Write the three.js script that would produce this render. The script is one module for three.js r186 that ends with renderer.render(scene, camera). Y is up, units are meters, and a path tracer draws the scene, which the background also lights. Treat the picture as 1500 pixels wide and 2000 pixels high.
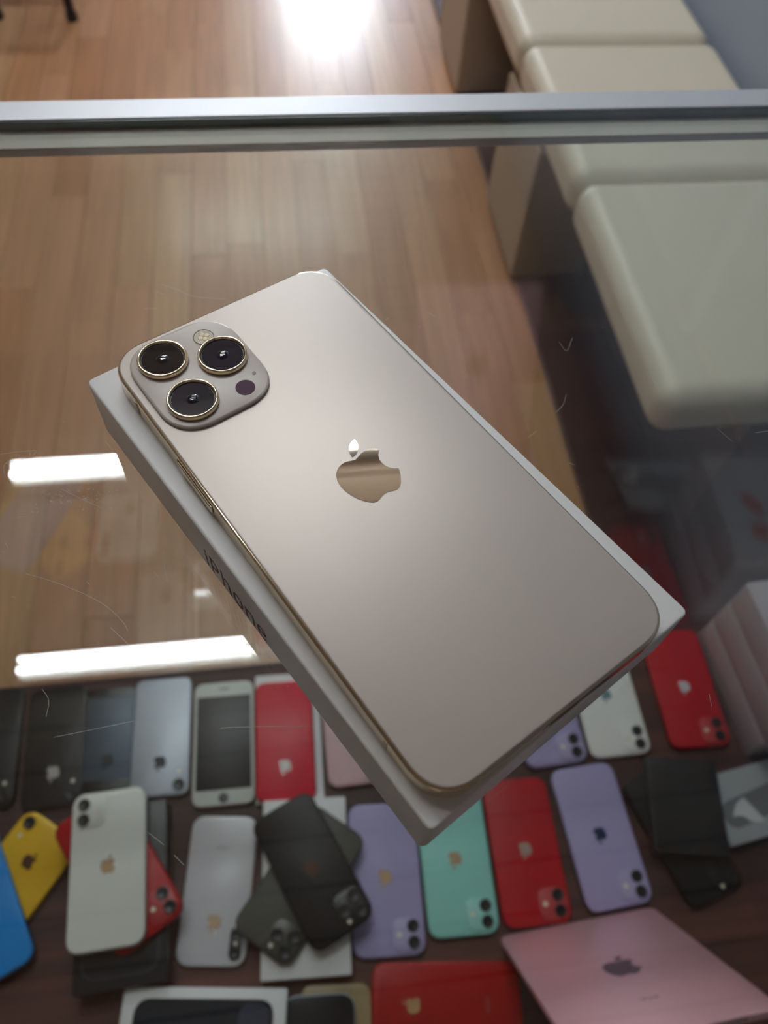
import * as THREE from 'three';
import { RoundedBoxGeometry } from 'three/addons/geometries/RoundedBoxGeometry.js';
import { mergeGeometries, toCreasedNormals } from 'three/addons/utils/BufferGeometryUtils.js';
import { FontLoader } from 'three/addons/loaders/FontLoader.js';
import { TextGeometry } from 'three/addons/geometries/TextGeometry.js';
import { RectAreaLightUniformsLib } from 'three/addons/lights/RectAreaLightUniformsLib.js';

// ---------------------------------------------------------------- camera, sky, exposure
const scene = new THREE.Scene();
RectAreaLightUniformsLib.init();
const FPX = 1532.8;                                   // focal length in pixels of the 1500 x 2000 frame
const camera = new THREE.PerspectiveCamera(2 * Math.atan(1000 / FPX) * 180 / Math.PI, 0.75, 0.01, 60);
const camRight = new THREE.Vector3(0.9918, 0.0509, 0.1173).normalize();
const camFwd = new THREE.Vector3(0.1056, -0.8435, -0.5267).normalize();
const camUp = new THREE.Vector3().crossVectors(camRight, camFwd).normalize();
camRight.crossVectors(camFwd, camUp).normalize();
const camPos = new THREE.Vector3(-0.0189, 0.2103, 0.1228);
camera.matrixAutoUpdate = true;
camera.position.copy(camPos);
camera.quaternion.setFromRotationMatrix(new THREE.Matrix4().makeBasis(camRight, camUp, camFwd.clone().negate()));
camera.focus = 0.232;
camera.userData.fStop = 12;
scene.add(camera);

const renderer = new THREE.WebGLRenderer({ antialias: true });
renderer.toneMapping = THREE.LinearToneMapping;
renderer.toneMappingExposure = 0.87;
renderer.shadowMap.enabled = true;
scene.background = new THREE.Color().setRGB(0.80, 0.90, 1.0);   // overcast daylight outside the shop door
scene.backgroundIntensity = 26;

const TUBE = 70;                                      // brightness of the ceiling tubes

// a photo pixel gives a direction; the distance comes from the horizontal surface it lies on
function at(px, py, Y) {
  const d = camFwd.clone().addScaledVector(camRight, (px - 750) / FPX).addScaledVector(camUp, -(py - 1000) / FPX);
  return camPos.clone().addScaledVector(d, (Y - camPos.y) / d.y);
}

// ---------------------------------------------------------------- helpers
let seed = 7;
const rnd = () => { seed = (seed * 1664525 + 1013904223) >>> 0; return seed / 4294967296; };
const rr = (a, b) => a + (b - a) * rnd();
const D = Math.PI / 180;
const used = new Map();
function numbered(n) { const k = used.get(n) || 0; used.set(n, k + 1); return k ? `${n}_${String(k).padStart(3, '0')}` : n; }
function shade(o) { o.castShadow = true; o.receiveShadow = true; return o; }
function thing(name, label, category, pos = [0, 0, 0], turn = 0, group) {
  const o = new THREE.Group(); o.name = numbered(name); o.position.set(...pos); o.rotation.y = turn;
  o.userData = { label, category }; if (group) o.userData.group = group;
  scene.add(o); return o;
}
function part(name, geo, mat, parent, label) {
  const m = shade(new THREE.Mesh(geo, mat)); m.name = name; if (label) m.userData.label = label; parent.add(m); return m;
}
function struct(name, geo, mat, label) {
  const m = shade(new THREE.Mesh(geo, mat)); m.name = name; m.userData = { kind: 'structure', label, category: name.split('_')[0] }; scene.add(m); return m;
}
const box = (x0, x1, y0, y1, z0, z1) => new THREE.BoxGeometry(x1 - x0, y1 - y0, z1 - z0).translate((x0 + x1) / 2, (y0 + y1) / 2, (z0 + z1) / 2);
const rbox = (x0, x1, y0, y1, z0, z1, r) => new RoundedBoxGeometry(x1 - x0, y1 - y0, z1 - z0, 3, r).translate((x0 + x1) / 2, (y0 + y1) / 2, (z0 + z1) / 2);
const lin = (r, g, b) => new THREE.Color().setRGB(r, g, b);
const std = (c, o = {}) => new THREE.MeshStandardMaterial({ color: c, roughness: 0.5, ...o });
const phys = (c, o = {}) => new THREE.MeshPhysicalMaterial({ color: c, roughness: 0.5, ...o });

// rounded rectangle in x (width) and z (length), continuous-curvature corners
function rrShape(w, l, r) {
  const s = new THREE.Shape(), a = w / 2, b = l / 2, k = Math.min(r * 1.25, a, b), t = k * 0.36;
  s.moveTo(-a + k, -b); s.lineTo(a - k, -b); s.bezierCurveTo(a - t, -b, a, -b + t, a, -b + k);
  s.lineTo(a, b - k); s.bezierCurveTo(a, b - t, a - t, b, a - k, b);
  s.lineTo(-a + k, b); s.bezierCurveTo(-a + t, b, -a, b - t, -a, b - k);
  s.lineTo(-a, -b + k); s.bezierCurveTo(-a, -b + t, -a + t, -b, -a + k, -b);
  return s;
}
// slab lying flat: bottom at y = y0, top at y0 + h, edges rounded by bev
function slab(w, l, h, r, bev, y0 = 0, seg = 12) {
  const s = rrShape(w - 2 * bev, l - 2 * bev, Math.max(r - bev, 0.0004));
  const g = new THREE.ExtrudeGeometry(s, { depth: h - 2 * bev, bevelEnabled: bev > 0, bevelThickness: bev, bevelSize: bev, bevelSegments: 3, curveSegments: seg });
  g.rotateX(Math.PI / 2);                             // shape y -> z, depth -> -y
  g.translate(0, y0 + h - bev, 0);
  return toCreasedNormals(g, 0.6);
}
function disc(r, h, x, y, z, seg = 28) { return new THREE.CylinderGeometry(r, r, h, seg).translate(x, y + h / 2, z); }
function lathe(pts, x, y, z, seg = 40) { return new THREE.LatheGeometry(pts.map(p => new THREE.Vector2(p[0], p[1])), seg).translate(x, y, z); }

// emblem: fruit silhouette with a bite and a leaf, drawn in a 24-unit square, y down
const BODY = [12.152, 6.896, [-.948, 0, -2.415, -1.078, -3.96, -1.04], [-2.04, .027, -3.91, 1.183, -4.961, 3.014], [-2.117, 3.675, -.546, 9.103, 1.519, 12.09], [1.013, 1.454, 2.208, 3.09, 3.792, 3.039], [1.52, -.065, 2.09, -.987, 3.935, -.987], [1.831, 0, 2.35, .987, 3.96, .948], [1.637, -.026, 2.676, -1.48, 3.676, -2.948], [1.156, -1.688, 1.636, -3.325, 1.662, -3.415], [-.039, -.013, -3.182, -1.221, -3.22, -4.857], [-.026, -3.04, 2.48, -4.494, 2.597, -4.559], [-1.429, -2.09, -3.623, -2.324, -4.39, -2.376], [-2, -.156, -3.675, 1.09, -4.61, 1.09]];
const LEAF = [15.53, 3.83, [.843, -1.012, 1.4, -2.427, 1.245, -3.83], [-1.207, .052, -2.662, .805, -3.532, 1.818], [-.78, .896, -1.454, 2.338, -1.273, 3.714], [1.338, .104, 2.715, -.688, 3.559, -1.701]];
function emblemGeo(unit, h, y) {
  const gs = [BODY, LEAF].map(path => {
    const s = new THREE.Shape(); let [x, z] = path; s.moveTo(x, z);
    for (const c of path.slice(2)) { s.bezierCurveTo(x + c[0], z + c[1], x + c[2], z + c[3], x + c[4], z + c[5]); x += c[4]; z += c[5]; }
    const g = new THREE.ExtrudeGeometry(s, { depth: 1, bevelEnabled: false, curveSegments: 8 });
    g.translate(-11.45, -12, 0).rotateX(Math.PI / 2).scale(unit, h, unit).translate(0, y + h, 0);
    return g;
  });
  return mergeGeometries(gs);
}

// ---------------------------------------------------------------- textures
function noise2(n, sx, sy, sd) {                      // smooth tiling value noise, n x n
  const out = new Float32Array(n * n), g = new Float32Array(sx * sy); seed = sd; for (let i = 0; i < g.length; i++) g[i] = rnd();
  for (let y = 0; y < n; y++) for (let x = 0; x < n; x++) {
    const u = x / n * sx, v = y / n * sy, x0 = Math.floor(u), y0 = Math.floor(v), a = u - x0, b = v - y0, fa = a * a * (3 - 2 * a), fb = b * b * (3 - 2 * b);
    const X1 = (x0 + 1) % sx, Y1 = (y0 + 1) % sy, X0 = x0 % sx, Y0 = y0 % sy;
    out[y * n + x] = (g[Y0 * sx + X0] * (1 - fa) + g[Y0 * sx + X1] * fa) * (1 - fb) + (g[Y1 * sx + X0] * (1 - fa) + g[Y1 * sx + X1] * fa) * fb;
  }
  return out;
}
function tex(n, fn, srgb = true) {
  const d = new Uint8Array(n * n * 4);
  for (let i = 0; i < n * n; i++) { const c = fn(i); d[4 * i] = c[0]; d[4 * i + 1] = c[1]; d[4 * i + 2] = c[2]; d[4 * i + 3] = 255; }
  const t = new THREE.DataTexture(d, n, n); t.wrapS = t.wrapT = THREE.RepeatWrapping; t.magFilter = THREE.LinearFilter; t.minFilter = THREE.LinearMipmapLinearFilter; t.generateMipmaps = true;
  if (srgb) t.colorSpace = THREE.SRGBColorSpace; t.needsUpdate = true; return t;
}
const mix = (a, b, t) => a.map((v, i) => v + (b[i] - v) * t);
function woodTex(light, dark, sd, streak = 48) {      // grain runs along v
  const n = 256, a = noise2(n, streak, 3, sd), b = noise2(n, 9, 4, sd + 11), c = noise2(n, 128, 12, sd + 23);
  return tex(n, i => mix(dark, light, Math.min(1, Math.max(0, 0.45 * a[i] + 0.4 * b[i] + 0.25 * c[i] - 0.05))));
}
const font = await new FontLoader().loadAsync('fonts/droid/droid_sans_regular.typeface.json');
function textGeo(str, width, height, depth) {         // text lying in x (reading) and y (up), centred
  const g = new TextGeometry(str, { font, size: 1, depth: 1, curveSegments: 4, bevelEnabled: false });
  g.computeBoundingBox(); const b = g.boundingBox;
  g.translate(-(b.min.x + b.max.x) / 2, -(b.min.y + b.max.y) / 2, 0);
  g.scale(width / (b.max.x - b.min.x), height / (b.max.y - b.min.y), depth);
  return g;
}
const flat = g => g.rotateX(-Math.PI / 2);            // text on a wall -> text lying face up, reading along x

// ---------------------------------------------------------------- room
const FLOOR = -1.0, SHELF = -0.715, CEIL = 1.62;
const XL = -2.6, XR = 0.88, ZF = -6.5, ZB = 1.7;
const M = {
  wallBlue: std(lin(0.30, 0.345, 0.43), { roughness: 0.7 }),
  wallCream: std(lin(0.40, 0.34, 0.28), { roughness: 0.8 }),
  ceil: std(lin(0.52, 0.44, 0.355), { roughness: 0.5 }),
  groove: std(lin(0.20, 0.16, 0.12), { roughness: 0.8 }),
  subfloor: std(lin(0.10, 0.055, 0.03), { roughness: 0.8 }),
  white: std(lin(0.80, 0.80, 0.79), { roughness: 0.45 }),
};
struct('floor', box(XL, XR, FLOOR - 0.12, FLOOR - 0.006, ZF, ZB), M.subfloor, 'wooden strip floor of the shop');
const floor = scene.getObjectByName('floor');
const plankMats = [];
for (let k = 0; k < 6; k++) {
  const l = [[208, 156, 112], [202, 146, 102], [214, 164, 118], [196, 138, 96], [206, 150, 110], [192, 134, 92]][k];
  plankMats.push(phys(0xffffff, { map: woodTex(l, l.map(v => v * 0.78), 100 + k * 37), roughness: 0.36, clearcoat: 0.5, clearcoatRoughness: 0.2 }));
}
{
  const SW = 0.082, rest = [];
  seed = 4242;
  for (let x = XL; x < XR - 0.01; x += SW) {
    let z = -0.1 + rr(-0.5, 0);
    const x1 = Math.min(x + SW, XR) - 0.0012;
    z = 0.3 + rr(0, 0.5);
    while (z > ZF) {
      const len = rr(0.42, 0.85), z0 = Math.max(z - len, ZF), g = box(x, x1, FLOOR - 0.006, FLOOR + rr(-0.0004, 0), z0 + 0.0012, z);
      const mid = (z + z0) / 2, cx = (x + x1) / 2;
      const mat = plankMats[Math.floor(rnd() * 6)];
      if (cx > -1.35 && cx < 0.62 && mid > -3.6 && mid < -0.2) part('plank', g, mat, floor);
      else rest.push(g);
      z = z0;
    }
  }
  const m = part('planks_beyond', mergeGeometries(rest), plankMats[1], floor); m.userData.kind = 'stuff';
  part('plank', box(XL, XR, FLOOR - 0.006, FLOOR, 1.2, ZB), plankMats[3], floor);
}
const ceiling = struct('ceiling', box(XL, XR, CEIL, CEIL + 0.12, ZF, ZB), M.groove, 'tan panelled ceiling');
for (let z = ZF, i = 0; z < ZB - 0.01; z += 0.1, i++) part('panel', box(XL, XR, CEIL - 0.012, CEIL, z + 0.004, Math.min(z + 0.1, ZB) - 0.004), M.ceil, ceiling);
struct('wall_right', box(XR, XR + 0.12, FLOOR - 0.12, CEIL + 0.12, ZF - 0.12, ZB + 0.12), M.wallBlue, 'blue grey painted wall behind the bench');
struct('wall_left', box(XL - 0.12, XL, FLOOR - 0.12, CEIL + 0.12, ZF - 0.12, ZB + 0.12), M.wallCream, 'tan painted wall');
struct('wall_back', box(XL, XR, FLOOR - 0.12, CEIL + 0.12, ZB, ZB + 0.12), M.wallCream, 'tan painted wall behind the counter');
const DX0 = 0.12, DX1 = 0.82, DTOP = 1.24;            // glazed shop door in the far wall
{
  const g = mergeGeometries([box(XL, DX0, FLOOR - 0.12, CEIL + 0.12, ZF - 0.12, ZF), box(DX1, XR, FLOOR - 0.12, CEIL + 0.12, ZF - 0.12, ZF), box(DX0, DX1, DTOP, CEIL + 0.12, ZF - 0.12, ZF), box(DX0, DX1, FLOOR - 0.12, FLOOR, ZF - 0.12, ZF)]);
  struct('wall_far', g, M.wallCream, 'tan painted far wall with the shop door');
  const d = new THREE.Group(); d.name = 'door_1'; d.userData = { kind: 'structure', label: 'glazed shop door letting in daylight', category: 'door' }; scene.add(d);
  const fr = std(lin(0.6, 0.6, 0.6), { roughness: 0.4, metalness: 0.6 }), zc = ZF - 0.05;
  part('door_frame', mergeGeometries([box(DX0, DX0 + 0.05, FLOOR, DTOP, zc - 0.02, zc + 0.02), box(DX1 - 0.05, DX1, FLOOR, DTOP, zc - 0.02, zc + 0.02), box(DX0 + 0.05, DX1 - 0.05, DTOP - 0.05, DTOP, zc - 0.02, zc + 0.02), box(DX0 + 0.05, DX1 - 0.05, FLOOR, FLOOR + 0.12, zc - 0.02, zc + 0.02)]), fr, d);
  part('pane', new THREE.PlaneGeometry(DX1 - DX0 - 0.1, DTOP - FLOOR - 0.17).translate((DX0 + DX1) / 2, (DTOP - 0.05 + FLOOR + 0.12) / 2, zc), phys(0xffffff, { transmission: 1, thickness: 0, roughness: 0, ior: 1.5 }), d);
}

// ---------------------------------------------------------------- ceiling lights
const glow = new THREE.MeshStandardMaterial({ color: 0xffffff, emissive: lin(0.92, 1, 1), emissiveIntensity: 16, roughness: 0.4 });
const enamel = std(lin(0.82, 0.82, 0.80), { roughness: 0.4 });
function tubeLight(label, x0, x1, z, tubeW, gap, count, power, drop = 0.07) {
  const y = CEIL - 0.012 - drop, w = x1 - x0, cx = (x0 + x1) / 2;
  const g = thing('ceiling_light', label, 'light', [cx, y, z], 0, 'tube lights on the ceiling');
  const gm = glow.clone(); gm.emissiveIntensity = 16 * power / TUBE;
  const span = count * tubeW + (count - 1) * gap;
  part('housing', rbox(-w / 2 - 0.02, w / 2 + 0.02, 0.032, drop, -span / 2 - 0.012, span / 2 + 0.012, 0.006), enamel, g);
  part('end_cap', box(-w / 2 - 0.02, -w / 2, 0.004, 0.034, -span / 2, span / 2), enamel, g);
  part('end_cap', box(w / 2, w / 2 + 0.02, 0.004, 0.034, -span / 2, span / 2), enamel, g);
  for (let i = 0; i < count; i++) {
    const tz = -span / 2 + tubeW / 2 + i * (tubeW + gap);
    part('tube', new THREE.CylinderGeometry(tubeW / 2, tubeW / 2, w, 16).rotateZ(Math.PI / 2).translate(0, 0.02, tz), gm, g);
    const l = new THREE.RectAreaLight(lin(0.94, 0.98, 1.03), power, w, tubeW); l.position.set(0, 0.004, tz); l.rotation.x = -Math.PI / 2; g.add(l);
  }
}
tubeLight('twin tube ceiling light with wide tubes before the counter', -0.775, 0.43, -1.192, 0.020, 0.009, 2, TUBE);
tubeLight('short twin tube ceiling light with slim tubes above the counter', -0.69, -0.09, -0.631, 0.012, 0.015, 2, TUBE * 0.85);
tubeLight('single slim tube ceiling light between the two twin lights', -0.29, 0.34, -0.78, 0.010, 0, 1, TUBE * 0.16);
tubeLight('twin tube ceiling light over the middle of the shop floor', -0.775, 0.43, -2.9, 0.033, 0.008, 2, TUBE);
tubeLight('twin tube ceiling light nearest the glazed door', -0.775, 0.43, -4.7, 0.033, 0.008, 2, TUBE);

// ---------------------------------------------------------------- bench along the right wall
{
  const seat = -0.57, cream = std(lin(0.66, 0.60, 0.47), { roughness: 0.36 }), beige = std(lin(0.46, 0.37, 0.28), { roughness: 0.5 });
  const leather = noise2(256, 64, 64, 5), bump = tex(256, i => { const v = 110 + 90 * leather[i]; return [v, v, v]; }, false); bump.repeat.set(3, 3);
  cream.bumpMap = bump; cream.bumpScale = 0.0006;
  const maroon = std(lin(0.060, 0.026, 0.028), { roughness: 0.35 });
  const b = thing('waiting_bench', 'long wall bench with cream leatherette seat cushions on a dark maroon base', 'bench', [0.675, FLOOR, -1.66]);
  const L = (x, y, z) => [x - 0.675, y - FLOOR, z + 1.66];
  const lb = (x0, x1, y0, y1, z0, z1, r) => { const [a, c, e] = L(x0, y0, z0), [A, Cc, E] = L(x1, y1, z1); return r ? rbox(a, A, c, Cc, e, E, r) : box(a, A, c, Cc, e, E); };
  const ends = [-0.505, -0.985, -1.415, -1.86, -2.31, -2.76];
  for (let i = 0; i < 5; i++) {
    const g = new RoundedBoxGeometry(0.395, 0.085, ends[i] - ends[i + 1] - 0.004, 6, 0.03), p = g.attributes.position;
    const hw = 0.1975, hl = (ends[i] - ends[i + 1]) / 2;
    for (let k = 0; k < p.count; k++) if (p.getY(k) > 0) p.setY(k, p.getY(k) + 0.008 * Math.max(0, 1 - (p.getX(k) / hw) ** 2) * Math.max(0, 1 - (p.getZ(k) / hl) ** 2));
    const [cx, cy, cz] = L(0.6725, seat - 0.0425, (ends[i] + ends[i + 1]) / 2);
    part('seat_cushion', g.translate(cx, cy, cz), cream, b);
  }
  part('seat_board', lb(0.52, 0.868, seat - 0.105, seat - 0.085, -2.76, -0.54), maroon, b);
  part('base_panel', lb(0.66, 0.868, FLOOR + 0.02, seat - 0.105, -2.74, -0.54), maroon, b, 'dark maroon base panel');
  part('plinth', lb(0.505, 0.868, FLOOR, FLOOR + 0.02, -2.74, -0.285), maroon, b, 'low dark maroon plinth');
  for (const [z0, z1] of [[-1.50, -1.215], [-2.25, -1.95]]) part('leg_block', lb(0.485, 0.655, FLOOR + 0.0202, seat - 0.105, z0, z1, 0.006), beige, b, 'beige leg block');
}

// ---------------------------------------------------------------- dark stool far left
{
  const blk = std(lin(0.018, 0.014, 0.016), { roughness: 0.45 });
  const s = thing('stool', 'black four-legged stool standing on the wooden floor', 'stool', [-0.69, FLOOR, -2.53]);
  for (const [x, z] of [[0.115, 0.13], [-0.095, 0.115], [0.115, -0.12], [-0.095, -0.12]]) {
    const g = new THREE.CylinderGeometry(0.013, 0.013, 0.47, 12); g.translate(x, 0.235, z);
    const leg = part('leg', g, blk, s); part('foot', disc(0.017, 0.02, x, 0, z, 12), blk, leg);
  }
  for (const z of [0.121, -0.12]) part('stretcher', box(-0.095, 0.115, 0.16, 0.178, z - 0.009, z + 0.009), blk, s);
  part('seat', rbox(-0.15, 0.17, 0.47, 0.52, -0.18, 0.18, 0.02), blk, s);
}

// ---------------------------------------------------------------- display counter
const clear = phys(lin(0.965, 0.985, 0.975), { transmission: 1, thickness: 0, roughness: 0, ior: 1.52, side: THREE.DoubleSide });
const CX0 = -0.78, CX1 = 0.66, GZ = -0.227, PZ = -0.241, CB = 0.30;
{
  const alu = std(lin(0.62, 0.64, 0.68), { metalness: 0.55, roughness: 0.42 }), edge = std(lin(0.012, 0.045, 0.048), { roughness: 0.25 }), rubber = std(lin(0.50, 0.48, 0.43), { roughness: 0.6 });
  const c = thing('display_counter', 'glass topped display counter with aluminium rail and dark wooden shelf', 'counter', [0, FLOOR, 0]);
  const cb = (...a) => box(a[0], a[1], a[2] - FLOOR, a[3] - FLOOR, a[4], a[5]);
  const top = part('glass_top', cb(CX0, CX1, -0.0042, 0, GZ + 0.0006, CB), clear, c, 'clear scratched glass top');
  part('polished_edge', cb(CX0, CX1, -0.0041, -0.0001, GZ, GZ + 0.0005), edge, top, 'dark green polished glass edge');
  part('front_pane', cb(CX0 + 0.01, CX1 - 0.01, SHELF, -0.0087, PZ - 0.005, PZ), clear, c);
  for (const x of [CX0, CX1 - 0.006]) part('side_pane', cb(x, x + 0.006, SHELF, -0.012, PZ + 0.004, CB - 0.02), clear, c);
  const y = v => v - FLOOR;
  part('top_rail', rbox(CX0, CX1, y(-0.0085), y(0.0005), -0.2432, GZ - 0.0006, 0.0012), alu, c);
  part('rail_ledge', cb(CX0, CX1, -0.0056, -0.0044, GZ - 0.0004, -0.2138), rubber, c, 'beige grey ledge strip under the glass');
  part('rail_lip', cb(CX0, CX1, -0.0085, -0.0057, GZ - 0.0004, -0.2138), alu, c);
  part('back_rail', cb(CX0, CX1, -0.03, -0.0044, CB - 0.02, CB), alu, c);
  for (const x of [CX0, CX1 - 0.02]) part('corner_post', cb(x, x + 0.02, SHELF, -0.0105, CB - 0.02, CB), alu, c);
  // dark wooden shelf, boards side by side
  const wt = woodTex([118, 66, 50], [38, 20, 19], 901, 40); wt.repeat.set(1.4, 0.5); wt.rotation = Math.PI / 2;
  const darkWood = phys(0xffffff, { map: wt, roughness: 0.5 });
  part('shelf_board', cb(CX0 + 0.007, CX1 - 0.007, SHELF - 0.022, SHELF, PZ - 0.006, CB), darkWood, c, 'dark mahogany coloured shelf board');
  const dp = std(lin(0.06, 0.028, 0.022), { roughness: 0.5 });
  part('base_panel', cb(CX0 + 0.02, CX1 - 0.02, FLOOR, SHELF - 0.022, PZ + 0.02, CB - 0.02), dp, c);
  // scratches on the glass top: fine raised burrs
  const pl = [
    [[0, 887], [40, 882], [70, 880]], [[20, 905], [45, 900], [80, 898]], [[10, 930], [8, 910], [20, 898]], [[120, 955], [160, 975], [200, 992]],
    [[50, 1120], [110, 1138], [165, 1160]], [[165, 1160], [205, 1182], [240, 1215], [250, 1232]], [[215, 1225], [250, 1258], [280, 1290]],
    [[320, 1075], [322, 1105], [327, 1135]], [[300, 1115], [306, 1124], [310, 1125]], [[170, 1136], [175, 1143]], [[310, 1000], [308, 1022], [295, 1035]],
    [[35, 1010], [52, 1009]], [[10, 1060], [16, 1070]], [[315, 555], [345, 565], [375, 578], [440, 584]], [[300, 568], [320, 575]], [[280, 603], [305, 602]],
    [[105, 1440], [170, 1427], [262, 1408]], [[430, 1422], [470, 1420], [610, 1419]], [[205, 860], [222, 885], [236, 915]], [[1106, 770], [1100, 790], [1086, 805]], [[1092, 668], [1106, 685], [1118, 660]],
    [[1475, 845], [1500, 842]], [[1385, 1355], [1390, 1380]], [[1244, 752], [1245, 768]], [[835, 610], [850, 618]], [[288, 1625], [320, 1650]], [[340, 1670], [360, 1690]], [[82, 1345], [95, 1368], [90, 1400]],
    [[1030, 855], [1048, 842]], [[1110, 903], [1122, 908]], [[752, 625], [760, 620]], [[1400, 836], [1430, 862]],
  ];
  seed = 99;
  for (let i = 0; i < 70; i++) { const x = rr(60, 235), yy = rr(955, 1000), a = rr(-4, 8); pl.push([[x, yy], [x + a, yy + rr(-4, 4)]]); }
  for (let i = 0; i < 34; i++) { const x = rr(20, 90), yy = rr(890, 912); pl.push([[x, yy], [x + rr(-9, 9), yy + rr(-8, 8)]]); }
  for (let i = 0; i < 40; i++) { const x = rr(0, 1500), yy = rr(300, 1400); pl.push([[x, yy], [x + rr(-5, 5), yy + rr(-5, 5)]]); }
  const pos = [], idx = [];
  for (const line of pl) {
    const P = line.map(q => at(q[0], q[1], 0.00004));
    const cv = P.length > 2 ? new THREE.CatmullRomCurve3(P) : new THREE.LineCurve3(P[0], P[1]);
    const n = P.length > 2 ? 14 : 2, hw = 0.000055;
    for (let i = 0; i <= n; i++) {
      const p = cv.getPoint(i / n), t = cv.getTangent(i / n), sx = -t.z * hw, sz = t.x * hw, k = pos.length / 3;
      pos.push(p.x + sx, p.y - FLOOR, p.z + sz, p.x - sx, p.y - FLOOR, p.z - sz);
      if (i < n) idx.push(k, k + 1, k + 2, k + 1, k + 3, k + 2);
    }
  }
  const sg = new THREE.BufferGeometry(); sg.setAttribute('position', new THREE.Float32BufferAttribute(pos, 3)); sg.setIndex(idx); sg.computeVertexNormals();
  const sm = part('scratches', sg, std(lin(0.5, 0.48, 0.45), { roughness: 0.9, side: THREE.DoubleSide }), top, 'fine pale scratches'); sm.userData.kind = 'stuff';
}

// ---------------------------------------------------------------- retail boxes
const paper = std(lin(0.80, 0.80, 0.80), { roughness: 0.42 });
function retailBox(label, w, l, h, x, y, z, turn, mat = paper, group, bev = 0.0008) {
  const g = thing('phone_box', label, 'box', [x, y, z], turn, group);
  part('base', slab(w - 0.0012, l - 0.0012, 0.006, 0.0015, 0.0004, 0, 3), mat, g);
  part('lid', slab(w, l, h - 0.0016, bev + 0.001, bev, 0.0016, 3), mat, g);
  return g;
}

// the box under the main phone
const BH = 0.0247, TH = 30.008 * D;
{
  const g = retailBox('white phone box with printed side lying under the gold phone', 0.0900, 0.1643, BH, 0.0002, 0, -0.0016, 31.49 * D, std(lin(0.80, 0.80, 0.79), { roughness: 0.38 }));
  const t = textGeo('iPhone', 0.0315, 0.0098, 0.0001); t.rotateY(-Math.PI / 2).translate(-0.04495, 0.0082, -0.0015);
  part('lettering', t, std(lin(0.14, 0.035, 0.05), { roughness: 0.5 }), g, 'dark red lettering');
}

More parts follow.
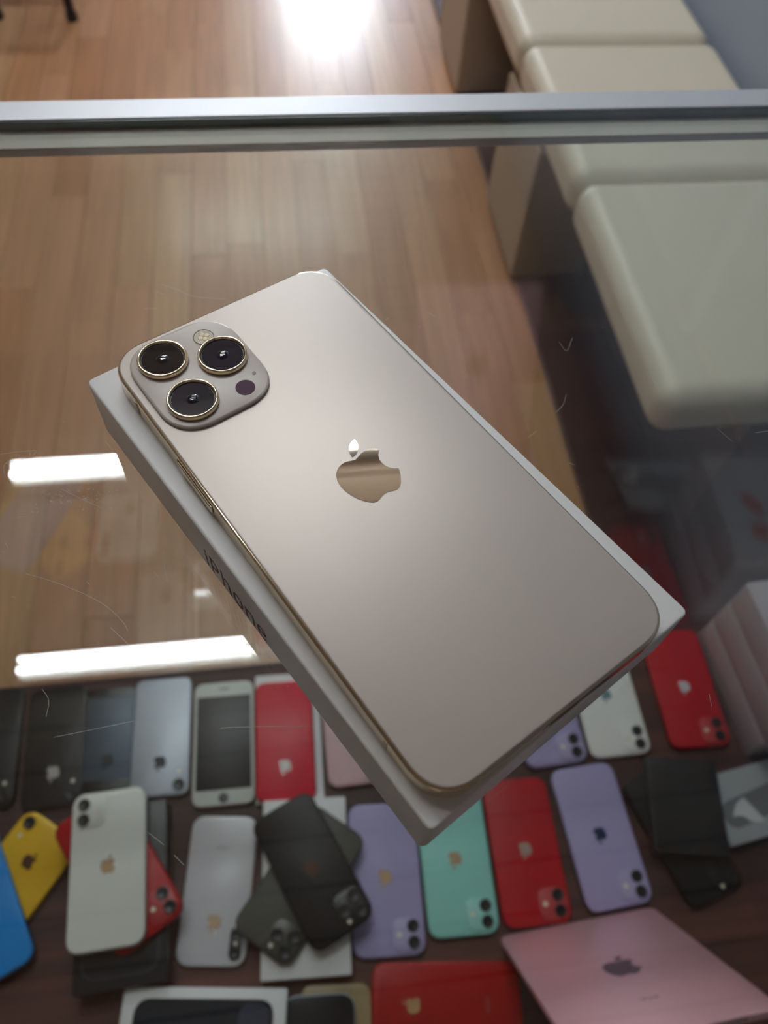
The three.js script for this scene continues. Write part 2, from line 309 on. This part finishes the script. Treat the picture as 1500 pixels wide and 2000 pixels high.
// ---------------------------------------------------------------- the main gold phone
{
  const gold = std(lin(0.86, 0.72, 0.52), { metalness: 1, roughness: 0.13 });
  const backM = phys(lin(0.60, 0.54, 0.485), { metalness: 0.35, roughness: 0.44 });
  const g = thing('phone', 'large champagne gold phone with triple camera lying face down on a white box', 'phone', [0, BH, 0], TH);
  const W = 0.0781, L = 0.1608, H = 0.0074;
  part('frame', slab(W, L, H - 0.0004, 0.0098, 0.0006, 0, 18), gold, g, 'polished gold metal frame');
  part('back_glass', slab(W - 0.0014, L - 0.0014, 0.0012, 0.0092, 0.0004, H - 0.0012, 18), backM, g, 'satin champagne back glass');
  const em = part('emblem', emblemGeo(0.00086, 0.00012, H), std(lin(0.92, 0.81, 0.70), { metalness: 1, roughness: 0.02 }), g, 'mirror finished emblem');
  em.position.set(0.0003, 0, -0.0024);
  // camera plateau
  const plateY = H + 0.0013, pc = [-0.0188, -0.0587];
  const plateau = part('camera_plate', slab(0.0345, 0.0380, 0.0015, 0.0098, 0.0006, H - 0.0002, 14).translate(pc[0], 0, pc[1]), phys(lin(0.55, 0.485, 0.43), { roughness: 0.3 }), g, 'glossy camera plate');
  const ringP = [[0.0064, 0], [0.0074, 0], [0.0075, 0.0004], [0.0075, 0.0012], [0.0072, 0.0017], [0.0069, 0.0018], [0.0066, 0.0016], [0.0064, 0.0010]];
  const black = std(lin(0.006, 0.006, 0.008), { roughness: 0.35 });
  const lensGlass = phys(lin(0.004, 0.004, 0.008), { roughness: 0.04, clearcoat: 1, clearcoatRoughness: 0.02, ior: 1.6 });
  const lensBlue = phys(lin(0.005, 0.006, 0.022), { roughness: 0.05, clearcoat: 1, clearcoatRoughness: 0.02, ior: 1.6 });
  const lens = [[-0.0257, -0.0681, lensGlass], [-0.0102, -0.0597, lensBlue], [-0.0260, -0.0496, lensBlue]];
  for (const [x, z, lg] of lens) {
    const r = part('lens_ring', lathe(ringP, x, plateY, z), gold, plateau, 'gold lens ring');
    part('inner_ring', lathe([[0.0060, 0.0009], [0.0065, 0.0011], [0.0065, 0.0004], [0.0060, 0.0003]], x, plateY, z), black, plateau);
    const dome = []; for (let i = 0; i <= 12; i++) { const a = i / 12; dome.push([0.0061 * a + 1e-6, 0.0011]); }
    part('lens_glass', lathe(dome.reverse(), x, plateY, z), lg, plateau, 'black lens glass');
    const bump = []; for (let i = 0; i <= 10; i++) { const a = i / 10; bump.push([0.0019 * a + 1e-6, 0.00111 + 0.0005 * (1 - a * a)]); }
    part('inner_lens', lathe(bump.reverse(), x, plateY, z, 24), lg, plateau);
  }
  part('flash', disc(0.0029, 0.00012, -0.0108, plateY, -0.0702), std(lin(0.62, 0.55, 0.42), { roughness: 0.25 }), plateau, 'pale flash');
  part('flash_ring', new THREE.TorusGeometry(0.0031, 0.00016, 8, 32).rotateX(Math.PI / 2).translate(-0.0108, plateY + 0.0001, -0.0702), std(lin(0.42, 0.37, 0.31), { roughness: 0.3 }), plateau);
  for (const [a, b] of [[-1, 0], [1, 0], [0, -1], [0, 1]]) part('flash_segment', new THREE.SphereGeometry(0.0009, 10, 6).scale(1, 0.25, 1).translate(-0.0108 + a * 0.0011, plateY + 0.0001, -0.0702 + b * 0.0011), std(lin(0.85, 0.74, 0.50), { roughness: 0.3 }), plateau);
  part('depth_sensor', disc(0.0029, 0.00012, -0.0109, plateY, -0.0457), phys(lin(0.085, 0.032, 0.062), { roughness: 0.5, specularIntensity: 0.3 }), plateau, 'dark purple sensor window');
  part('microphone', disc(0.0006, 0.0001, -0.0058, plateY, -0.0491, 12), std(lin(0.25, 0.22, 0.2)), plateau);
  // side button and antenna bands on the frame
  const dk = std(lin(0.30, 0.22, 0.14), { metalness: 0.9, roughness: 0.25 });
  part('side_button', new RoundedBoxGeometry(0.0009, 0.0030, 0.0190, 3, 0.0004).translate(-W / 2 - 0.0001, 0.0036, -0.0268), gold, g);
  part('button_gap', new RoundedBoxGeometry(0.0004, 0.0036, 0.0197, 2, 0.00018).translate(-W / 2 + 0.0001, 0.0036, -0.0268), std(lin(0.02, 0.015, 0.01)), g);
  const band = std(lin(0.52, 0.42, 0.30), { roughness: 0.4, metalness: 0.3 });
  for (const [x, z] of [[-1, -0.0610], [1, -0.0610], [-1, 0.0610], [1, 0.0610]]) part('antenna_band', box(x * W / 2 - 0.00025, x * W / 2 + 0.00003, 0.0008, 0.0062, z - 0.0006, z + 0.0006), band, g);
  part('charging_port', box(-0.0045, 0.0045, 0.0022, 0.0046, L / 2 - 0.0003, L / 2 + 0.00004), dk, g);
}

// ---------------------------------------------------------------- phones on the shelf
const cache = new Map();
const memo = (k, f) => { if (!cache.has(k)) cache.set(k, f()); return cache.get(k); };
const blackLens = std(lin(0.010, 0.010, 0.012), { roughness: 0.3 }), ringDark = std(lin(0.05, 0.05, 0.055), { roughness: 0.3, metalness: 0.6 }), flashM = std(lin(0.75, 0.68, 0.55), { roughness: 0.3 });
function phone(o) {
  const { w = 0.0757, l = 0.1509, h = 0.0083, r = 0.012 } = o, y = o.y ?? SHELF, name = o.name || 'phone';
  const g = thing(name, o.label, 'phone', [o.x, y, o.z], o.rot * D, o.group);
  const bm = phys(lin(...o.color), { roughness: o.rough ?? 0.34, metalness: o.metal ?? 0, specularIntensity: 0.5 }), fm = std(lin(...(o.frame || o.color.map(v => v * 0.75))), { metalness: 0.6, roughness: 0.35 });
  part('frame', memo(`f${w},${l},${h},${r}`, () => slab(w, l, h - 0.0004, r, 0.0016, 0, 8)), fm, g);
  const top = part('back_glass', memo(`b${w},${l},${h},${r}`, () => slab(w - 0.0022, l - 0.0022, 0.0012, r - 0.001, 0.0005, h - 0.0012, 8)), bm, g);
  if (o.bands) for (const s of [-1, 1]) part('glass_band', slab(w - 0.002, 0.011, 0.0005, 0.004, 0.0001, h, 4).translate(0, 0, s * (l / 2 - 0.0062)), blackLens, g, 'black glass band');
  if (o.screen) {
    top.name = 'front_glass';
    part('screen', slab(w - 0.0085, l * 0.755, 0.00025, 0.0008, 0.0001, h, 3), phys(lin(0.012, 0.012, 0.016), { roughness: 0.36 }), g, 'black switched off screen');
    part('home_button', disc(0.0055, 0.0003, 0, h, l / 2 - 0.0085), blackLens, g);
    part('earpiece', new RoundedBoxGeometry(0.011, 0.0004, 0.0016, 2, 0.00019).translate(0, h, -l / 2 + 0.0085), ringDark, g);
    return g;
  }
  if (o.emblem) {
    const e = part('emblem', memo(`e${h}`, () => emblemGeo(0.00074, 0.00012, h)), std(lin(...o.emblem), { metalness: 0.55, roughness: 0.22 }), g);
    e.position.z = o.third ? -l * 0.235 : -0.002;
  }
  if (o.text) part('lettering', flat(textGeo('iPhone', 0.0125, 0.0034, 0.0001)).translate(0, h, l * 0.27), std(lin(...o.text), { roughness: 0.4 }), g);
  const X = -w / 2, Z = -l / 2, lensPart = (parent, x, z, R, yy) => { const p = part('lens', lathe([[0.0001, 0.0008], [R * 0.7, 0.0008], [R * 0.82, 0.0013], [R, 0.0012], [R, 0]].reverse(), x, yy, z, 22), blackLens, parent); return p; };
  if (o.cam === 'dual') {
    const p = part('camera_plate', slab(0.030, 0.031, 0.0012, 0.0085, 0.0004, h - 0.0001, 6).translate(X + 0.0190, 0, Z + 0.0195), phys(lin(...o.color.map(v => Math.min(1, v * 0.92 + 0.03))), { roughness: 0.38 }), g);
    lensPart(p, X + 0.0125, Z + 0.0122, 0.0062, h + 0.0011); lensPart(p, X + 0.0125, Z + 0.0275, 0.0062, h + 0.0011);
    part('flash', disc(0.0026, 0.0002, X + 0.0272, h + 0.0011, Z + 0.0198, 16), flashM, p);
  } else if (o.cam === 'single') {
    lensPart(g, X + 0.0118, Z + 0.0118, 0.0066, h); part('flash', disc(0.0024, 0.0002, X + 0.0118, h, Z + 0.0265, 16), flashM, g);
  } else if (o.cam === 'pill') {
    const p = part('camera_plate', slab(0.0125, 0.030, 0.0016, 0.006, 0.0005, h - 0.0001, 8).translate(X + 0.0118, 0, Z + 0.0205), blackLens, g);
    lensPart(p, X + 0.0118, Z + 0.0125, 0.005, h + 0.0014); lensPart(p, X + 0.0118, Z + 0.0285, 0.005, h + 0.0014);
    part('flash', disc(0.0019, 0.0002, X + 0.0118, h + 0.0015, Z + 0.0205, 16), flashM, p);
  } else if (o.cam === 'triple') {
    const p = part('camera_plate', slab(0.0325, 0.033, 0.0014, 0.0095, 0.0005, h - 0.0001, 8).translate(X + 0.0195, 0, Z + 0.0195), phys(lin(...o.color.map(v => v * 0.7)), { roughness: 0.3 }), g);
    for (const [a, b] of [[0.0115, 0.0115], [0.0115, 0.0275], [0.0270, 0.0195]]) lensPart(p, X + a, Z + b, 0.0065, h + 0.0013);
    part('flash', disc(0.0023, 0.0002, X + 0.027, h + 0.0013, Z + 0.0085, 16), flashM, p);
  }
  if (o.shell) part('clear_case', slab(w + 0.005, l + 0.005, 0.0045, r + 0.002, 0.001, 0, 8), phys(lin(0.9, 0.9, 0.92), { transmission: 1, thickness: 0, roughness: 0.06 }), g, 'clear plastic case');
  return g;
}
const RED = [0.46, 0.010, 0.018], PURPLE = [0.39, 0.35, 0.57], WHITE = [0.80, 0.80, 0.77], GREY = [0.42, 0.42, 0.43], DARK = [0.016, 0.015, 0.016], GOLD = [0.72, 0.52, 0.33];
const BACKROW = 'phones in the row along the front pane', MID = 'phones in the middle rows of the shelf';
const small = { w: 0.0673, l: 0.1384, h: 0.0076, r: 0.010 };
// row along the front pane
phone({ label: 'black phone at the end of the row beside the black phone with silver emblem', x: -0.3890, z: -0.1745, rot: 181, color: DARK, cam: 'single', emblem: [0.05, 0.05, 0.05], third: true, group: BACKROW, ...small });
phone({ label: 'black phone with silver emblem in the row along the front pane', x: -0.3160, z: -0.1690, rot: 182, color: DARK, cam: 'single', emblem: [0.55, 0.53, 0.50], third: true, group: BACKROW, ...small });
phone({ label: 'small slate grey phone with black glass bands at both ends', x: -0.2565, z: -0.1720, rot: 180, w: 0.0560, l: 0.1190, h: 0.0078, r: 0.007, color: [0.075, 0.10, 0.13], rough: 0.35, metal: 0.3, bands: true, emblem: [0.03, 0.035, 0.04], third: true, group: BACKROW });
phone({ label: 'silver grey phone with black emblem beside the white phone with dark screen', x: -0.1973, z: -0.1682, rot: 179, w: 0.0671, l: 0.1383, h: 0.0073, r: 0.009, color: [0.40, 0.43, 0.48], rough: 0.4, metal: 0.5, emblem: [0.02, 0.02, 0.025], third: true, cam: 'single', group: BACKROW });
phone({ label: 'white phone lying face up with black screen and home button', x: -0.1260, z: -0.1540, rot: -0.9, w: 0.0709, l: 0.1436, h: 0.0076, r: 0.010, color: [0.66, 0.70, 0.66], frame: [0.55, 0.42, 0.38], screen: true, group: BACKROW });
{
  const b = retailBox('flat white box under the bright red phone', 0.0760, 0.1500, 0.0075, -0.0515, SHELF, -0.1535, 178.6 * D);
  phone({ label: 'bright red phone with grey emblem lying on a flat white box', x: -0.0559, y: SHELF + 0.0075, z: -0.1475, rot: 178.6, color: [0.66, 0.022, 0.045], rough: 0.3, emblem: [0.26, 0.22, 0.21], third: true, group: BACKROW, ...small });
}
phone({ label: 'pale pink phone in the row behind the white box corner', x: 0.0267, z: -0.1640, rot: 180.7, color: [0.70, 0.46, 0.48], cam: 'dual', emblem: GOLD, group: BACKROW });
phone({ label: 'lilac phone beside the white phone in the row along the front pane', x: 0.2556, z: -0.1616, rot: 181.6, color: PURPLE, cam: 'dual', emblem: [0.5, 0.5, 0.6], group: BACKROW });
phone({ label: 'white phone with twin camera between lilac and red phones along the pane', x: 0.3360, z: -0.1639, rot: 179.8, color: WHITE, cam: 'dual', emblem: [0.25, 0.38, 0.42], group: BACKROW });
phone({ label: 'red twin camera phone with silver emblem beside the stack of white boxes', x: 0.4375, z: -0.1640, rot: 178.1, color: RED, cam: 'dual', emblem: [0.75, 0.72, 0.78], group: BACKROW });
// stack of white boxes at the right
for (let i = 0; i < 3; i++) {
  const g = retailBox(['white box at the bottom of the stack of three boxes', 'white box in the middle of the stack of three boxes', 'white box on top of the stack of three boxes with red print'][i], 0.0920, 0.1580, 0.0495, 0.5290, SHELF + i * 0.0502, -0.1555, 183 * D, std(lin(0.46, 0.42, 0.45), { roughness: 0.2 }), 'stacked white phone boxes', 0.003);
  if (i === 2) {
    const rd = std(lin(0.45, 0.06, 0.03), { roughness: 0.5 });
    part('print', slab(0.022, 0.020, 0.0002, 0.008, 0, 0.0500, 6).translate(0.006, 0, 0.035), rd, g, 'red print');
    part('print', slab(0.018, 0.034, 0.0002, 0.008, 0, 0.0500, 6).rotateY(-0.5).translate(0.004, 0, -0.004), rd, g, 'red print');
  }
}
// middle rows
phone({ label: 'bright blue phone lying half over the yellow phone', x: -0.3754, y: SHELF + 0.0084, z: -0.0090, rot: 24.4, color: [0.012, 0.26, 0.72], rough: 0.3, group: MID });
phone({ label: 'yellow phone with single camera turned aslant under the blue phone', x: -0.3511, z: -0.0200, rot: -36.4, color: [0.80, 0.47, 0.025], rough: 0.3, cam: 'single', emblem: [0.20, 0.10, 0.06], third: true, group: MID });
{
  const g = retailBox('black phone box under the red and the white phone', 0.0900, 0.1710, 0.0300, -0.2274, SHELF, -0.0039, 182 * D, std(lin(0.020, 0.019, 0.022), { roughness: 0.35 }));
  const s = rrShape(0.074, 0.150, 0.013); s.holes.push(rrShape(0.0728, 0.1488, 0.0125));
  part('print', new THREE.ExtrudeGeometry(s, { depth: 0.0002, bevelEnabled: false }).rotateX(Math.PI / 2).translate(0, 0.0302, 0), std(lin(0.12, 0.12, 0.14)), g, 'grey outline print');
  phone({ label: 'red phone lying aslant between the black box and the white phone', x: -0.2310, y: SHELF + 0.0303, z: -0.0253, rot: 210.6, color: [0.42, 0.008, 0.012], rough: 0.3, cam: 'dual', emblem: GOLD, group: MID });
  phone({ label: 'white phone with gold emblem lying on top of the red phone', x: -0.2386, y: SHELF + 0.0403, z: -0.0266, rot: 2.1, color: [0.80, 0.80, 0.74], rough: 0.3, cam: 'dual', emblem: [0.45, 0.30, 0.16], group: MID });
}
phone({ label: 'silver phone with upright oval camera beside the black phone', x: -0.1334, z: 0.0004, rot: 172.9, w: 0.0709, l: 0.1436, h: 0.0077, color: [0.62, 0.60, 0.63], frame: [0.75, 0.75, 0.76], rough: 0.2, cam: 'pill', emblem: [0.62, 0.45, 0.30], third: true, text: [0.25, 0.24, 0.24], group: MID });
{
  retailBox('flat white phone box under the dark green and black phones', 0.0900, 0.1710, 0.0200, -0.0419, SHELF, 0.0077, 177 * D);
  phone({ label: 'dark grey green phone lying aslant under the black phone', x: -0.0459, y: SHELF + 0.0200, z: 0.0067, rot: 140.5, w: 0.0714, l: 0.144, h: 0.0081, color: [0.085, 0.083, 0.07], rough: 0.38, cam: 'triple', group: MID });
  phone({ label: 'glossy black phone lying on top of the grey green phone', x: -0.0342, y: SHELF + 0.0282, z: -0.0041, rot: 205, w: 0.0714, l: 0.144, h: 0.0081, color: DARK, rough: 0.36, cam: 'triple', emblem: [0.10, 0.045, 0.03], group: MID });
}
phone({ label: 'lilac phone with gold emblem beside the mint phone', x: 0.0432, z: 0.0094, rot: 177.1, color: PURPLE, cam: 'dual', emblem: GOLD, group: MID });
phone({ label: 'mint green phone with gold emblem between lilac and red phones', x: 0.1210, z: -0.0004, rot: 178.3, color: [0.29, 0.66, 0.58], cam: 'dual', emblem: GOLD, group: MID });
phone({ label: 'red phone with pale emblem between the mint and the lilac phone', x: 0.1995, z: -0.0014, rot: 179, color: [0.42, 0.009, 0.014], cam: 'dual', emblem: [0.66, 0.50, 0.42], group: MID });
phone({ label: 'lilac phone with dark blue emblem above the pink tablet', x: 0.2865, z: -0.0077, rot: 183.1, color: PURPLE, cam: 'dual', emblem: [0.03, 0.06, 0.14], group: MID });
{
  const mb = std(lin(0.014, 0.015, 0.017), { roughness: 0.3 });
  phone({ label: 'black phone sticking out from under the small black box', x: 0.3790, z: 0.0010, rot: 197, w: 0.0714, l: 0.144, h: 0.0081, color: [0.012, 0.012, 0.014], cam: 'triple', group: MID });
  retailBox('small black box lying on a black phone', 0.0800, 0.1020, 0.0220, 0.3850, SHELF + 0.0083, -0.0235, 170 * D, mb);
}
{
  const g = retailBox('grey picture box beside the small black box', 0.1300, 0.0760, 0.0160, 0.4860, SHELF, -0.0240, 8 * D, std(lin(0.36, 0.38, 0.40), { roughness: 0.35 }));
  const pm = std(lin(0.16, 0.16, 0.165), { roughness: 0.4 });
  part('print', slab(0.122, 0.030, 0.0002, 0.012, 0, 0.0160, 6).rotateY(0.12).translate(0.002, 0, 0.002), pm, g, 'dark grey print');
  const s = new THREE.Shape(); s.moveTo(-0.026, 0.004); s.quadraticCurveTo(-0.016, -0.012, -0.004, -0.012); s.lineTo(0.008, 0.016); s.quadraticCurveTo(-0.002, 0.018, -0.010, 0.012); s.quadraticCurveTo(-0.012, 0.004, -0.026, 0.004);
  part('print', new THREE.ExtrudeGeometry(s, { depth: 0.0002, bevelEnabled: false }).rotateX(Math.PI / 2).translate(-0.022, 0.0165, 0.006), std(lin(0.55, 0.56, 0.58)), g, 'pale print');
}
// nearest row
{
  const g = retailBox('white phone box with a dark phone pictured on its lid', 0.0830, 0.1580, 0.0200, -0.1487, SHELF, 0.1308, -97.2 * D, paper);
  const pic = part('picture', slab(0.0640, 0.1340, 0.00015, 0.012, 0, 0.0200, 10), phys(lin(0.020, 0.026, 0.036), { roughness: 0.22 }), g, 'printed picture of a dark blue phone back');
  part('print', slab(0.028, 0.029, 0.0001, 0.008, 0, 0.02015, 8).translate(-0.0145, 0, -0.0480), phys(lin(0.055, 0.062, 0.095), { roughness: 0.25 }), pic);
  for (const [x, z] of [[-0.0215, -0.0545], [-0.0075, -0.0415]]) part('print', new THREE.RingGeometry(0.0040, 0.0056, 24).rotateX(-Math.PI / 2).translate(x, 0.0204, z), std(lin(0.018, 0.02, 0.03)), pic);
}
{
  const gold = std(lin(0.62, 0.47, 0.24), { metalness: 0.9, roughness: 0.25 });
  const g = thing('phone', 'gold phone almost covered by the black phone beside the red one', 'phone', [-0.0236, SHELF, 0.1723], -4.6 * D);
  part('frame', slab(0.0709, 0.1436, 0.0077, 0.0105, 0.0018, 0, 8), gold, g);
  part('back_glass', slab(0.0687, 0.1414, 0.001, 0.0095, 0.0004, 0.0070, 8), std(lin(0.36, 0.26, 0.13), { roughness: 0.3 }), g);
  phone({ label: 'black phone with pale rim lying on the gold phone', x: -0.0400, y: SHELF + 0.0081, z: 0.1795, rot: -4, w: 0.0709, l: 0.1436, h: 0.0077, color: [0.010, 0.010, 0.012], frame: [0.45, 0.50, 0.55], cam: 'none', group: 'phones in the nearest row' });
}
phone({ label: 'glossy red phone lying sideways beside the pink tablet', x: 0.0903, z: 0.1322, rot: 84, color: [0.38, 0.010, 0.008], rough: 0.3, cam: 'single', emblem: [0.75, 0.48, 0.24], third: true, text: [0.5, 0.25, 0.2], group: 'phones in the nearest row' });
// tablet propped upright, its back to the customers
{
  const g = thing('tablet', 'rose pink tablet propped upright with its back turned outwards', 'tablet');
  const v = new THREE.Vector3(-1.1774, 0.0249, 0.0544), n = v.length();
  g.quaternion.setFromAxisAngle(v.normalize(), n); g.position.set(0.2375, -0.5980, 0.1196);
  const W = 0.1695, L = 0.240, T = 0.0061;
  const pinkM = std(lin(0.74, 0.41, 0.45), { metalness: 0.7, roughness: 0.42 });
  part('body', slab(W, L, T, 0.011, 0.0016, -T, 10), pinkM, g);
  part('glass_front', slab(W - 0.004, L - 0.004, 0.0006, 0.009, 0.0001, -T - 0.0004, 8), blackLens, g);
  const e = part('emblem', emblemGeo(0.00165, 0.0001, 0), std(lin(0.16, 0.085, 0.095), { metalness: 0.5, roughness: 0.3 }), g, 'dark grey pink emblem');
  part('lettering', flat(textGeo('iPad', 0.0150, 0.0040, 0.0001)).translate(0, 0, 0.0660), std(lin(0.18, 0.09, 0.10)), g);
  const holes = [];
  for (const s of [-1, 1]) for (let i = 0; i < 10; i++) holes.push(new THREE.CylinderGeometry(0.0009, 0.0009, 0.0003, 8).rotateX(Math.PI / 2).translate(s * (0.030 + i * 0.0026), -T / 2, L / 2 + 0.00005));
  part('speaker_grille', mergeGeometries(holes), std(lin(0.02, 0.012, 0.012)), g, 'two rows of small dark speaker holes');
  // bent steel easel behind it
  const s = thing('tablet_stand', 'small dark steel easel holding up the pink tablet', 'stand', [0.2375, SHELF, 0.1196]);
  const st = std(lin(0.05, 0.05, 0.05), { roughness: 0.4, metalness: 0.6 });
  part('base', rbox(-0.04, 0.04, 0, 0.003, -0.036, 0.095, 0.001), st, s);
  part('strut', new RoundedBoxGeometry(0.03, 0.150, 0.003, 2, 0.001).rotateX(-0.22).translate(0, 0.078, 0.072), st, s);
}
renderer.render(scene, camera);
